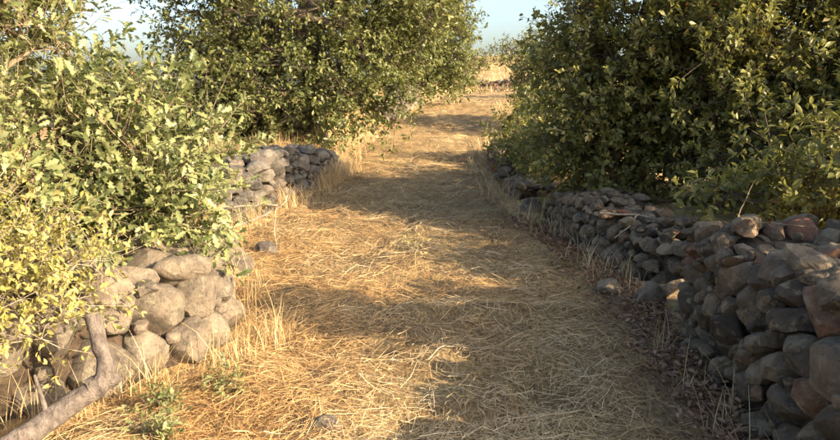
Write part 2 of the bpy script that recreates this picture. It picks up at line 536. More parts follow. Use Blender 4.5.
tint = np.clip(tint + 0.8 * smooth(0.74, 0.95, fr) * (1 - smooth(8, 10, P[:, 1])), 0, 1)
me = blades(P, ang, length, width, 0.012 + 0.045 * rng.random(n) ** 2, rng.normal(0, 0.22, n), rng.normal(0, 0.16, n), rnd, tint, 'straw', M['straw'], nseg=2)
s = link('straw', me)
tag(s, 'loose cut golden straw lying all over the path', 'straw', kind='stuff')


# dry standing grass on the verges
def grass_patch(name, label, pts, hmin, hmax, wid, seed, tint_mu=0.2, lean_mu=0.6):
    r = np.random.default_rng(seed)
    n = len(pts)
    d = np.linalg.norm(pts, axis=1)
    me = blades(pts, r.uniform(0, 2 * math.pi, n), hmin * 0.6 + (hmax - hmin * 0.6) * r.random(n) ** 2.0, r.uniform(0.7, 1.3, n) * wid * (1 + 0.06 * np.maximum(d - 4, 0)), None, None, None,
                np.clip(r.normal(0.6, 0.2, n), 0, 1), np.clip(r.normal(tint_mu, 0.2, n), 0, 1), name, M['straw'], upright=True, lean=np.abs(r.normal(lean_mu, 0.25, n)))
    o = link(name, me)
    return tag(o, label, 'grass', kind='stuff')


def strip_pts(fn, y0, y1, x0, x1, n, seed, clump=3.0, thr=0.0):
    r = np.random.default_rng(seed)
    m = max(n // 7, 1)
    ty_ = y0 + (y1 - y0) * r.random(m); tx_ = r.uniform(x0, x1, m)
    ii = r.integers(0, m, n * 2)
    y = ty_[ii] + r.normal(0, 0.03, n * 2)
    x = fn(y) + tx_[ii] + r.normal(0, 0.03, n * 2)
    k = noise2(x * clump, y * clump, seed) > thr + r.normal(0, 0.25, n * 2)
    return np.stack([x, y], -1)[k][:n]


pts = np.concatenate([
    strip_pts(LEFT, 11.8, 24, -1.6, 0.25, 5200, 71, 1.2),
    strip_pts(LEFT, 4.1, 5.6, -0.05, 0.30, 480, 72, 3, -0.2),
    strip_pts(LEFT, 3.0, 4.2, 0.0, 0.22, 500, 77, 3, -0.1),
    strip_pts(LEFT, 5.6, 12, -0.1, 0.25, 1600, 73, 2),
    strip_pts(LEFT, 8.8, 12.2, -0.02, 0.3, 2600, 78, 2, -0.3),
])
grass_patch('dry_grass', 'tall dry grass along the left verge and bank', pts, 0.08, 0.36, 0.0038, 5, 0.3)
pts = np.concatenate([
    strip_pts(RIGHT, 5.2, 9.5, -0.25, 0.1, 800, 74, 2.5, 0.1),
    strip_pts(RIGHT, 9.5, 30, -0.35, 0.5, 3500, 75, 1.5),
    strip_pts(RIGHT, 1.6, 5.2, -0.22, 0.02, 420, 76, 3, 0.1),
])
grass_patch('dry_grass', 'dry grass and stalks along the foot of the right wall', pts, 0.08, 0.34, 0.004, 6, 0.15)
r_ = np.random.default_rng(88)
yy = 30 + 75 * r_.random(9000) ** 1.6
pts = np.stack([PATH_X(yy) + r_.normal(0, 1, 9000) * (4 + yy * 0.12), yy], -1)
kk = (pts[:, 0] < LEFT(pts[:, 1])) | (pts[:, 0] > RIGHT(pts[:, 1])) | (pts[:, 1] > 55)
ex = r_.uniform(2.2, 7.8, 900)
ey = 43.0 + (ex - 2.2) * 0.42 + r_.normal(0, 0.25, 900)
pts = np.concatenate([pts, np.stack([ex, ey], -1), np.stack([ex, ey], -1) + r_.normal(0, 0.15, (900, 2))]); kk = np.concatenate([kk, np.ones(1800, bool)])
grass_patch('dry_grass', 'dry yellow grass on the hillside at the end of the path', pts[kk], 0.12, 0.42, 0.014, 8, 0.15)

# ------------------------------------------------------------------ stones
def ico_dirs(level):
    import bmesh
    bm = bmesh.new()
    bmesh.ops.create_icosphere(bm, subdivisions=level, radius=1.0)
    v = np.array([x.co[:] for x in bm.verts]); f = np.array([[q.index for q in p.verts] for p in bm.faces])
    bm.free()
    return v, f


ICO = {2: ico_dirs(2), 3: ico_dirs(3), 4: ico_dirs(4)}


def poly_radius(poly, th):
    """distance from the origin to a convex polygon's edge in directions th"""
    d = np.stack([np.cos(th), np.sin(th)], -1)
    best = np.full(len(th), 1e9)
    m = len(poly)
    for i in range(m):
        a = poly[i]; b = poly[(i + 1) % m]
        e = b - a
        nrm = np.array([e[1], -e[0]])
        h = nrm @ a
        den = d @ nrm
        with np.errstate(divide='ignore', invalid='ignore'):
            t = np.where(den * np.sign(h) > 1e-9, h / den, 1e9)
        best = np.minimum(best, np.where(t > 0, t, 1e9))
    return best


def rock_shape(r, level, radial, depth, boxy=0.55, facets=11, rough=0.05, cut=(0.58, 0.88)):
    """rock in local axes: x along the wall, y out of it, z up"""
    D, F = ICO[level]
    th = np.arctan2(D[:, 2], D[:, 0])
    s = D[:, 1]; c = np.sqrt(np.maximum(1 - s * s, 0))
    c2 = c ** boxy; s2 = np.sign(s) * np.abs(s) ** (boxy + 0.15)
    rho = radial(th)
    v = np.stack([rho * c2 * np.cos(th), depth * s2, rho * c2 * np.sin(th)], -1)
    size = np.abs(v).max()
    for _ in range(facets):
        nn = r.normal(0, 1, 3); nn[1] = abs(nn[1]) * 1.1 + 0.1
        nn /= np.linalg.norm(nn)
        h = v @ nn
        lim = h.max() * r.uniform(*cut)
        over = np.maximum(h - lim, 0)
        v = v - nn[None, :] * over[:, None] * 0.97
    sd = int(r.integers(1, 9999))
    q = v / size
    v = v * (1 + rough * 1.5 * noise3(q * 1.3 + 50, sd) + rough * noise3(q * 2.9 + 50, sd + 1) + rough * 0.7 * noise3(q * 6 + 50, sd + 2))[:, None]
    return v, F


def clip_poly(poly, p, nrm):
    out = []
    m = len(poly)
    for i in range(m):
        a = poly[i]; b = poly[(i + 1) % m]
        da = (a - p) @ nrm; db = (b - p) @ nrm
        if da <= 0: out.append(a)
        if da * db < 0:
            out.append(a + (b - a) * (da / (da - db)))
    return np.array(out) if len(out) >= 3 else None


def voronoi(seeds, top, L, aniso=1.0, wt=None):
    cells = []
    S = seeds * np.array([1.0, aniso])
    for i, p in enumerate(S):
        poly = np.array([[0, -0.04 * aniso], [L, -0.04 * aniso], [L, 5], [0, 5]], float)
        hh = top(p[0]) * aniso
        sl = (top(p[0] + 0.05) - top(p[0] - 0.05)) / 0.1 * aniso
        nrm = np.array([-sl, 1.0])
        poly = clip_poly(poly, np.array([p[0], hh]), nrm)
        o = np.argsort(((S - p) ** 2).sum(1))[1:26]
        for j in o:
            if poly is None: break
            d2 = ((S[j] - p) ** 2).sum()
            t = 0.5 + (0.0 if wt is None else (wt[i] - wt[j]) / (2 * d2 + 1e-9))
            poly = clip_poly(poly, p + (S[j] - p) * min(max(t, 0.25), 0.75), S[j] - p)
        cells.append(None if poly is None else poly / np.array([1.0, aniso]))
    return cells


def place_stone(wall, mat, v, F, loc, rot=None, name='stone'):
    if rot is not None:
        v = v @ np.array(rot).T
    me = mesh_np('stone', v, [F], mat, smooth_shade=True, sharp=R(22))
    return link(name, me, wall, tuple(np.asarray(loc) - np.array(wall.location)))


def dry_wall(line, heights, side, size, label, mat, seed, thick=0.7, batter=0.12, level=2, big=None, top_density=1.0, group=None, core=True, size_fn=None, boxy=0.5, facets=12, cap_from=0.10, rough=0.05, cut=(0.56, 0.88), aniso=1.3, gapr=(0.94, 1.04)):
    """line: plan polyline of the face, running away from the camera. side=+1 path lies to the right of it, -1 to the left."""
    r = np.random.default_rng(seed)
    line = np.asarray(line, float)
    seg = np.linalg.norm(np.diff(line, axis=0), axis=1)
    S = np.concatenate([[0], np.cumsum(seg)])
    Ltot = S[-1]
    fx = lambda s: np.interp(s, S, line[:, 0]); fy = lambda s: np.interp(s, S, line[:, 1])
    hs = np.asarray(heights, float)
    hn = lambda s: np.interp(s, S, hs) * (1 + 0.10 * noise2(np.asarray(s) * 3.1, np.asarray(s) * 0 + seed, seed)) 
    top = lambda s: float(hn(s))

    def frame(s):
        d = np.array([fx(s + 0.12) - fx(s - 0.12), fy(s + 0.12) - fy(s - 0.12)])
        d /= np.linalg.norm(d)
        nrm = np.array([d[1], -d[0]]) * side
        return d, nrm
    z0 = lambda x, y: float(H(x, y))
    mid = (float(fx(Ltot / 2)), float(fy(Ltot / 2)))
    wall = thing('dry_stone_wall', (mid[0], mid[1], z0(*mid)), label, 'stone wall', group)
    # seeds in rough courses
    seeds = []
    v = 0.0
    hmax = hs.max() * 1.1
    while v < hmax:
        rowh = size * r.uniform(0.62, 1.0)
        u = -r.random() * size
        while u < Ltot + 0.1:
            k = size_fn(u) if size_fn else 1.0
            w = size * k * r.uniform(0.7, 1.75)
            uu = u + w / 2; vv = v + rowh / 2 + r.normal(0, 0.2) * rowh
            if 0 < uu < Ltot and vv < top(uu) - 0.01 and (k < 1.2 or r.random() < 1 / k):
                seeds.append((uu, max(vv, 0.02)))
            u += w
        v += rowh
    seeds = np.array(seeds)
    wt = (size * r.uniform(0.1, 0.75, len(seeds))) ** 2
    cells = voronoi(seeds, top, Ltot, aniso, wt)
    for it in range(2):
        c = np.array([cells[i].mean(0) if cells[i] is not None else seeds[i] for i in range(len(seeds))])
        seeds = seeds * 0.6 + c * 0.4
        cells = voronoi(seeds, top, Ltot, aniso, wt)
    cnt = 0
    for i, poly in enumerate(cells):
        if poly is None or cnt > 290: continue
        c = poly.mean(0)
        q = poly - c
        ext = np.abs(q).max()
        if ext < 0.03: continue
        d, nrm = frame(c[0])
        gap = r.uniform(*gapr)
        rad = lambda th: np.minimum(poly_radius(q, th) * gap, ext * 1.02)
        wid = q[:, 0].max() - q[:, 0].min(); hei = q[:, 1].max() - q[:, 1].min()
        depth = min(max(0.45 * math.sqrt(wid * hei) * r.uniform(0.9, 1.5), 0.05), 0.24)
        vv, F = rock_shape(r, level if ext > 0.1 else 2, rad, depth, boxy, facets, rough, cut)
        proud = r.normal(0, 0.022) + 0.01
        back = c[1] * batter + depth * 0.65 - proud
        px = float(fx(c[0])) - nrm[0] * back; py = float(fy(c[0])) - nrm[1] * back
        Mx = np.array([[d[0], nrm[0], 0], [d[1], nrm[1], 0], [0, 0, 1]], float)
        if np.linalg.det(Mx) < 0:
            F = F[:, ::-1]
        e = r.normal(0, 0.16, 3)
        Rm = Mx @ np.array(Matrix.Rotation(e[0], 3, 'X') @ Matrix.Rotation(e[1], 3, 'Y') @ Matrix.Rotation(e[2], 3, 'Z'))
        zb = z0(float(fx(c[0])), float(fy(c[0])))
        place_stone(wall, mat, vv, F, (px, py, zb + c[1]), Rm)
        cnt += 1
    # small stones wedged in the joints
    for i, poly in enumerate(cells):
        if poly is None or cnt > 255 or r.random() > 0.45: continue
        c = poly[r.integers(0, len(poly))]
        if not (0.03 < c[0] < Ltot - 0.03 and 0.03 < c[1] < top(c[0]) - 0.02): continue
        d, nrm = frame(c[0])
        sz = size * r.uniform(0.16, 0.3)
        k2 = r.uniform(0.6, 1.0)
        vv, F = rock_shape(r, 2, lambda th: sz * (1 - (1 - k2) * np.sin(th) ** 2), sz * 0.9, 0.55, 9, 0.05)
        back = c[1] * batter + sz * 0.4
        place_stone(wall, mat, vv, F, (float(fx(c[0])) - nrm[0] * back, float(fy(c[0])) - nrm[1] * back, z0(float(fx(c[0])), float(fy(c[0]))) + c[1]), np.array(Matrix.Rotation(r.random() * 6, 3, 'Z')))
        cnt += 1
    # capping stones over the width of the wall
    s = 0.05
    while s < Ltot - 0.02:
        t = cap_from
        while t < thick:
            if cnt > 296: break
            k = size_fn(s) if size_fn else 1.0
            sz = size * k ** 0.5 * r.uniform(0.45, 1.25)
            if r.random() < 0.95 * top_density:
                ss = min(max(s + r.normal(0, 0.05), 0.02), Ltot - 0.02)
                d, nrm = frame(ss)
                back = t + r.normal(0, 0.04) + top(ss) * batter
                a, b, cc = sz * r.uniform(0.6, 1.05), sz * r.uniform(0.4, 0.65), sz * r.uniform(0.24, 0.46)
                ph = r.random() * 6.28; e2 = r.uniform(0, 0.18)
                rad = lambda th: cc * (a / cc) / np.sqrt((np.cos(th)) ** 2 + (np.sin(th) * a / cc) ** 2) * (1 + e2 * np.cos(3 * th + ph))
                vv, F = rock_shape(r, level if a > 0.1 else 2, rad, b, boxy + 0.05, facets, rough, cut)
                Rm = np.array(Matrix.Rotation(r.uniform(0, 3.14), 3, 'Z') @ Matrix.Rotation(r.normal(0, 0.28), 3, 'X') @ Matrix.Rotation(r.normal(0, 0.28), 3, 'Y'))
                x = float(fx(ss)) - nrm[0] * back; y = float(fy(ss)) - nrm[1] * back
                zb = z0(float(fx(ss)), float(fy(ss)))
                place_stone(wall, mat, vv, F, (x, y, zb + top(ss) - 0.02 + r.uniform(-0.03, 0.05) + cc * 0.25), Rm)
                cnt += 1
            t += sz * 0.95
        s += size * r.uniform(0.75, 1.05)
    if core:
        ns = max(int(Ltot / 0.08), 6)
        sv = np.linspace(0.03, Ltot - 0.03, ns)
        V = []
        for q in sv:
            d, nrm = frame(q)
            h = top(q)
            x0 = float(fx(q)); y0 = float(fy(q)); zb = z0(x0, y0)
            prof = [(0.10, -0.1), (0.11, h * 0.33), (0.13 + batter * h * 0.6, h * 0.66), (0.16 + batter * h, h - 0.05), (0.4 * thick + 0.1, h - 0.02), (0.75 * thick + 0.1, h - 0.03), (thick + 0.08, h - 0.1), (thick + 0.12, h * 0.4), (thick + 0.14, -0.1)]
            for (o, z) in prof:
                jit = 0.02 * r.normal(0, 1, 2)
                V.append((x0 - nrm[0] * (o + jit[0]), y0 - nrm[1] * (o + jit[0]), zb + z + jit[1]))
        V = np.array(V); k = 9
        i = np.arange(ns - 1)[:, None] * k; j = np.arange(k - 1)[None, :]
        f = np.stack([i + j, i + j + 1, i + k + j + 1, i + k + j], -1).reshape(-1, 4)
        ends = np.array([list(range(k)), list(range((ns - 1) * k, ns * k))])
        link('rubble_core', mesh_np('rubble_core', V - np.array(wall.location), [f, ends], M['core']), wall)
    return wall


W_R1 = dry_wall([(1.40, 1.6), (1.44, 2.0), (1.50, 3.0), (1.58, 4.2), (1.72, 4.75), (1.98, 5.0)], [0.72, 0.74, 0.76, 0.70, 0.58, 0.46], -1, 0.13,
                'near right dry stone wall of tumbled grey and reddish stones', M['stone_grey'], 11, thick=0.85, level=3,
                size_fn=lambda u: 1.0 + 0.7 * max(0.0, 1 - max(u - 0.7, 0) / 1.3))
W_R2 = dry_wall([(1.86, 5.15), (1.70, 5.6), (1.58, 6.3), (1.44, 7.2), (1.36, 8.1)], [0.38, 0.36, 0.40, 0.42, 0.28], -1, 0.135,
                'low dark stone wall beneath the right hand oak, beyond the gap', M['stone_grey'], 12, thick=0.6)
W_R3 = dry_wall([(1.20, 9.4), (1.10, 11), (1.16, 12.6), (1.35, 14.2)], [0.14, 0.24, 0.26, 0.15], -1, 0.17,
                'small collapsed rubble wall at the right path edge further uphill', M['stone_grey'], 13, thick=0.5)
W_L1 = dry_wall([(-3.0, 2.65), (-2.3, 2.85), (-1.85, 3.12), (-1.35, 3.6), (-1.12, 4.0), (-1.10, 4.45), (-1.3, 4.95), (-1.6, 5.6)], [0.46, 0.46, 0.46, 0.47, 0.46, 0.44, 0.38, 0.28], 1, 0.23,
                'sunlit near left wall of large rounded brown stones', M['stone_warm'], 14, thick=0.65, level=3, batter=0.36, boxy=0.72, facets=7, rough=0.05, cut=(0.66, 0.9), aniso=1.1, gapr=(0.88, 0.97))
W_L2 = dry_wall([(-2.0, 6.6), (-2.02, 7.6), (-1.8, 8.8), (-1.5, 10.3), (-1.3, 11.6), (-1.32, 12.4)], [0.3, 0.48, 0.58, 0.52, 0.30, 0.06], 1, 0.185,
                'left dry stone wall half covered with grass in front of the big oak', M['stone_mid'], 15, thick=0.6, boxy=0.68, facets=7, cut=(0.62, 0.9), gapr=(0.9, 0.98))
W_L3 = dry_wall([(-0.75, 18.6), (-0.5, 20), (-0.1, 22), (0.1, 23.6)], [0.35, 0.5, 0.55, 0.3], 1, 0.26,
                'short pale stone wall at the foot of the far left trees', M['stone_warm'], 16, thick=0.5)
W_F = dry_wall([(2.6, 43.5), (3.6, 44.2), (4.8, 44.6), (6.0, 45.2), (7.6, 46)], [0.35, 0.5, 0.55, 0.55, 0.5], 1, 0.32,
               'far dark stone wall crossing behind the top of the path', M['stone_grey'], 17, thick=0.6)


# loose stones
def loose_stone(loc, size, label, mat, seed, level=3):
    r = np.random.default_rng(seed)
    a, b, c = size
    ph = r.random() * 6.28
    rad = lambda th: a / np.sqrt(np.cos(th) ** 2 + (np.sin(th) * a / c) ** 2) * (1 + 0.12 * np.cos(3 * th + ph))
    v, F = rock_shape(r, level, rad, b, 0.72, 6, 0.08)
    Rm = np.array(Matrix.Rotation(r.uniform(0, 3), 3, 'Z'))
    me = mesh_np('loose_stone', v @ Rm.T, [F], mat, smooth_shade=True, sharp=R(22))
    z = float(H(loc[0], loc[1])) + c * 0.55
    o = link('loose_stone', me, None, (loc[0], loc[1], z))
    return tag(o, label, 'stone', 'loose stones beside the path')


loose_stone((1.34, 8.75), (0.15, 0.13, 0.11), 'pale loose stone lying between the two low right hand walls', M['stone_warm'], 21)
loose_stone((-1.62, 6.05), (0.20, 0.17, 0.13), 'brown loose stone in the gap between the two left walls', M['stone_warm'], 22)
loose_stone((-1.42, 6.55), (0.12, 0.10, 0.08), 'smaller loose stone in the gap between the left walls', M['stone_warm'], 23)
loose_stone((-1.75, 6.35), (0.15, 0.1275, 0.105), 'angular brown stone lowest in the left wall gap', M['stone_warm'], 27)
loose_stone((-1.5, 5.75), (0.14, 0.119, 0.098), 'rounded stone at the back end of the near left wall', M['stone_warm'], 28)
loose_stone((-1.85, 6.7), (0.17, 0.1445, 0.119), 'tilted stone just under the forked dead branch', M['stone_warm'], 29)
loose_stone((1.62, 5.0), (0.12, 0.10, 0.09), 'larger grey loose stone fallen at the end of the near right wall', M['stone_grey'], 24)
loose_stone((1.42, 5.35), (0.10, 0.09, 0.07), 'small loose stone in the gap of the right walls', M['stone_grey'], 25)
loose_stone((-0.42, 3.02), (0.07, 0.06, 0.04), 'small dark stone half buried in straw near the camera', M['stone_warm'], 26)

# ------------------------------------------------------------------ leaves
def leaf_template(kind):
    """verts, faces; x along the leaf 0..1, y across, z up"""
    if kind == 'lobed':
        prof = [(0.0, 0.0), (0.25, 0.15), (0.36, 0.08), (0.52, 0.24), (0.64, 0.12), (0.80, 0.22), (1.0, 0.0)]
    elif kind == 'oval':
        prof = [(0.0, 0.0), (0.3, 0.17), (0.65, 0.20), (1.0, 0.0)]
    else:
        prof = [(0.0, 0.0), (0.58, 0.25), (1.0, 0.0)]
    k = len(prof)
    mid = [(t, 0, -0.10 * (t - 0.4) ** 2 * 2.0) for t, _ in prof]
    l = [(t, w, w * 0.45 - 0.10 * (t - 0.4) ** 2 * 2.0) for t, w in prof[1:-1]]
    rr = [(t, -w, w * 0.45 - 0.10 * (t - 0.4) ** 2 * 2.0) for t, w in prof[1:-1]]
    V = np.array(mid + l + rr)
    q, t3 = [], []
    li = lambda i: k + i - 1; ri = lambda i: k + (k - 2) + i - 1
    for i in range(k - 1):
        if i == 0:
            t3 += [(0, 1, li(1)), (0, ri(1), 1)]
        elif i == k - 2:
            t3 += [(i, k - 1, li(i)), (i, ri(i), k - 1)]
        else:
            q += [(i, i + 1, li(i + 1), li(i)), (i, ri(i), ri(i + 1), i + 1)]
    return V, (np.array(q, int) if q else None), np.array(t3, int)


def leaves_mesh(name, pos, axis, up, size, rnd, kind, mat, origin):
    V, Q, T = leaf_template(kind)
    n = len(pos)
    ax = norm(axis)
    sd = norm(np.cross(up, ax))
    nz = np.cross(ax, sd)
    v = pos[:, None, :] + size[:, None, None] * (V[None, :, 0, None] * ax[:, None, :] + V[None, :, 1, None] * sd[:, None, :] + V[None, :, 2, None] * nz[:, None, :])
    k = len(V)
    base = (np.arange(n) * k)[:, None, None]
    faces = []
    if Q is not None: faces.append((base + Q[None]).reshape(-1, 4))
    faces.append((base + T[None]).reshape(-1, 3))
    return mesh_np(name, v.reshape(-1, 3) - np.asarray(origin), faces, mat, {'rnd': np.repeat(rnd, k)})


def sample_blob(r, blobs, n, shell=0.55):
    w = np.array([b[1][0] * b[1][1] * b[1][2] for b in blobs]) ** 0.8
    idx = r.choice(len(blobs), n, p=w / w.sum())
    d = norm(r.normal(0, 1, (n, 3)))
    rad = shell + (1 - shell) * r.random(n)
    c = np.array([b[0] for b in blobs])[idx]; e = np.array([b[1] for b in blobs])[idx]
    bump = 1 + 0.22 * noise3(d * 2.3 + c, 5)
    return c + d * e * (rad * bump)[:, None]


def make_tree(name, label, cat, base, trunk, blobs, n_clump, shoots, leaves, lsize, kind, mat, seed, r_trunk=0.12, shoot_len=0.35, clump_r=0.3, wood='bark', group=None, droop=0.0, upw=0.35, twig_r=0.004, shell=0.5, min_z=0.05):
    r = np.random.default_rng(seed)
    base = np.array([base[0], base[1], float(H(base[0], base[1]))])
    root = thing(name, tuple(base), label, cat, group)
    nodes = []; parent = []
    T = np.asarray(trunk, float)
    for i in range(len(T)):
        p = base + T[i]
        if i == 0:
            nodes.append(p + np.array([0, 0, -0.12])); parent.append(-1)
        else:
            a = base + T[i - 1]
            m = max(int(np.linalg.norm(p - a) / 0.25), 1)
            for q in range(1, m + 1):
                nodes.append(a + (p - a) * q / m + r.normal(0, 0.015, 3)); parent.append(len(nodes) - 2)
    nt = len(nodes)
    cl = sample_blob(r, blobs, n_clump, shell)
    gz = H(cl[:, 0], cl[:, 1])
    cl[:, 2] = np.maximum(cl[:, 2], gz + min_z)
    trunk_top = base + T[-1]
    order = np.argsort(np.linalg.norm(cl - trunk_top, axis=1))
    ends = []
    N = np.zeros((n_clump * 40 + nt + 50, 3)); N[:nt] = nodes
    cnt = nt
    for ci in order:
        c = cl[ci]
        dd = np.linalg.norm(N[:cnt] - c, axis=1)
        dd = dd + 0.7 * np.maximum(N[:cnt, 2] - c[2], 0)
        dd[:min(nt // 3, 3)] += 1.0
        j = int(np.argmin(dd))
        a = N[j].copy(); L = np.linalg.norm(c - a)
        m = min(max(int(L / 0.22), 2), 30)
        bend = r.normal(0, 0.10 * L, 3) + np.array([0, 0, 0.08 * L])
        prev = j
        for q in range(1, m + 1):
            t = q / m
            N[cnt] = a + (c - a) * t + bend * (4 * t * (1 - t)) + r.normal(0, 0.012, 3)
            parent.append(prev); prev = cnt; cnt += 1
        ends.append(prev)
    N = N[:cnt]; parent = np.array(parent)
    load = np.zeros(cnt)
    load[ends] += 1
    for i in range(cnt - 1, 0, -1):
        if parent[i] >= 0: load[parent[i]] += load[i]
    rad = np.maximum(r_trunk * (np.maximum(load, 0.3) / max(load[0], 1)) ** 0.5, twig_r)
    if nt > 1: rad[0] *= 1.35
    tb = Tubes()
    child = [[] for _ in range(cnt)]
    for i in range(1, cnt): child[parent[i]].append(i)
    stack = [(0, None)]
    while stack:
        st, pr = stack.pop()
        chain = ([pr] if pr is not None else []) + [st]
        cur = st
        while child[cur]:
            ch = sorted(child[cur], key=lambda i: -load[i])
            for o in ch[1:]: stack.append((o, cur))
            cur = ch[0]; chain.append(cur)
        rr = rad[chain].copy()
        if pr is not None: rr[0] = min(rr[0], rr[1] * 1.25)
        if len(chain) > 1:
            big = rr.max() > 0.05
            tb.add(N[chain], rr, 9 if big else (6 if rr.max() > 0.015 else 4), 0.12 if big else 0.0, seed)
    # shoots and leaves
    cen = np.average(np.array([b[0] for b in blobs]), axis=0)
    E = N[ends]
    ns = len(E) * shoots
    o = np.repeat(E, shoots, 0) + r.normal(0, clump_r * 0.45, (ns, 3))
    outd = norm(np.repeat(E, shoots, 0) - cen)
    sdir = norm(outd * 0.55 + norm(r.normal(0, 1, (ns, 3))) * 0.85 + np.array([0, 0, upw]))
    sl = shoot_len * r.uniform(0.5, 1.3, ns)
    tip = o + sdir * sl[:, None]
    tip[:, 2] -= droop * sl
    gz = H(tip[:, 0], tip[:, 1])
    tip[:, 2] = np.maximum(tip[:, 2], gz + 0.03)
    src = np.repeat(E, shoots, 0)
    for i in range(ns):
        midp = o[i] * 0.75 + src[i] * 0.25
        tb.add(np.array([src[i], midp, tip[i]]), np.array([twig_r, twig_r * 0.85, twig_r * 0.4]), 3, cap=False)
    link('trunk', tb.mesh('trunk', M[wood], base), root)
    nl = ns * leaves
    so = np.repeat(o, leaves, 0); stp = np.repeat(tip, leaves, 0); sd = np.repeat(sdir, leaves, 0)
    t = 1 - r.random(nl) ** 1.6 * 0.85
    pos = so + (stp - so) * t[:, None] + r.normal(0, 0.012, (nl, 3))
    rv = norm(r.normal(0, 1, (nl, 3)))
    perp = norm(np.cross(sd, rv))
    axis = norm(sd * (0.25 + 0.6 * (t ** 2))[:, None] + perp * 0.9 + np.array([0, 0, -0.12]))
    upv = norm(np.array([0, 0, 0.75]) + sd * 0.6 + r.normal(0, 0.45, (nl, 3)))
    size = lsize * r.uniform(0.55, 1.2, nl)
    gz = H(pos[:, 0], pos[:, 1])
    cr = np.repeat(np.repeat(r.normal(0, 0.13, len(E)), shoots), leaves)
    rnd = np.clip(0.48 + cr + r.normal(0, 0.2, nl), 0, 0.97)
    rnd[r.random(nl) < 0.012] = 1.0
    ok = pos[:, 2] > gz + 0.02
    link('crown', leaves_mesh('crown', pos[ok], axis[ok], upv[ok], size[ok], rnd[ok], kind, mat, base), root)
    return root


# near left oak shrub
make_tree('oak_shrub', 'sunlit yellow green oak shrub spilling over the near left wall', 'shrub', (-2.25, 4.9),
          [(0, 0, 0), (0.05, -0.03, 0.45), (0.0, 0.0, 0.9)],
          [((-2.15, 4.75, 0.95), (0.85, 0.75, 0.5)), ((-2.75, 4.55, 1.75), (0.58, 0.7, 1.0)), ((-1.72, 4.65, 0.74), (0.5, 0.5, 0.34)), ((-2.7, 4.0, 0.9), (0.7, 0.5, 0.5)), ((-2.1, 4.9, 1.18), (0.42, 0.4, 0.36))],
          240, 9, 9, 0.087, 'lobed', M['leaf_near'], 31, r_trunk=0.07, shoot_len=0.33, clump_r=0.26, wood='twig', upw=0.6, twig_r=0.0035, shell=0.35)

# right oaks
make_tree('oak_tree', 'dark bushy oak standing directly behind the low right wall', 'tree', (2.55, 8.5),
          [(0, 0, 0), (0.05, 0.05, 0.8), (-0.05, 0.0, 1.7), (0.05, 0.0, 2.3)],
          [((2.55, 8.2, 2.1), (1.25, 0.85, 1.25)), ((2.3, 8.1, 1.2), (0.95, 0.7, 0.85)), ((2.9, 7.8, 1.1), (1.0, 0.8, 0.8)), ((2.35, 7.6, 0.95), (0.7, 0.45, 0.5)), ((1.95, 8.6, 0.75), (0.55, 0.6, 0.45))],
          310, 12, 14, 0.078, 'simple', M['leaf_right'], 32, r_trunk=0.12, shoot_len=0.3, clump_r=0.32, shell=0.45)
make_tree('oak_tree', 'broad green oak with sun speckled leaves behind the near right wall', 'tree', (4.3, 7.6),
          [(0, 0, 0), (-0.05, 0.0, 0.7), (0.1, -0.1, 1.5), (0.15, 0, 2.4)],
          [((4.3, 7.1, 2.1), (1.5, 0.8, 1.3)), ((3.9, 6.9, 1.3), (1.15, 0.8, 0.85)), ((4.9, 6.7, 1.5), (1.2, 0.9, 1.1)), ((3.5, 7.2, 2.1), (0.8, 0.65, 1.1)), ((3.6, 6.5, 0.95), (1.2, 0.5, 0.5)), ((3.05, 7.1, 1.4), (0.6, 0.5, 0.9))],
          370, 12, 14, 0.078, 'simple', M['leaf_right'], 33, r_trunk=0.13, shoot_len=0.3, clump_r=0.32, shell=0.45)
make_tree('oak_shrub', 'bright green oak shrub at the right image edge behind the wall', 'shrub', (4.5, 5.9),
          [(0, 0, 0), (-0.05, 0.0, 0.5), (0.0, 0, 1.0)],
          [((4.3, 5.8, 1.15), (0.9, 0.6, 0.65)), ((4.9, 5.8, 1.6), (0.8, 0.7, 0.85)), ((3.75, 5.75, 1.0), (0.5, 0.45, 0.4)), ((2.95, 5.45, 0.85), (0.5, 0.28, 0.3)), ((3.5, 5.1, 1.0), (0.6, 0.35, 0.42)), ((3.35, 4.65, 1.0), (0.45, 0.32, 0.38)), ((2.85, 4.85, 0.82), (0.4, 0.3, 0.3)), ((2.5, 5.3, 0.66), (0.38, 0.25, 0.25))],
          225, 9, 11, 0.086, 'oval', M['leaf_right'], 37, r_trunk=0.07, shoot_len=0.28, clump_r=0.28)
make_tree('oak_shrub', 'unseen oak shrub behind the near right wall, placed to shade the path', 'shrub', (3.2, 2.6),  # out of view, added for the shadow it casts across the near path
          [(0, 0, 0), (-0.05, 0.0, 0.4), (0.0, 0, 1.3)],
          [((3.1, 2.7, 1.5), (0.45, 0.24, 0.24)), ((3.0, 3.5, 0.98), (0.42, 0.5, 0.18))],
          60, 8, 10, 0.09, 'oval', M['leaf_right'], 38, r_trunk=0.04, shoot_len=0.24, clump_r=0.22)
make_tree('oak_shrub', 'low olive oak shrub hanging over the rubble at the right path edge', 'shrub', (2.1, 12.4),
          [(0, 0, 0), (0.0, 0.0, 0.3), (0.0, 0, 0.5)],
          [((2.0, 12.6, 0.85), (0.6, 0.6, 0.4)), ((1.75, 11.2, 0.68), (0.48, 0.6, 0.32)), ((1.85, 10.2, 0.7), (0.45, 0.5, 0.34))],
          80, 8, 11, 0.085, 'oval', M['leaf_right'], 34, r_trunk=0.05, shoot_len=0.24, clump_r=0.26)
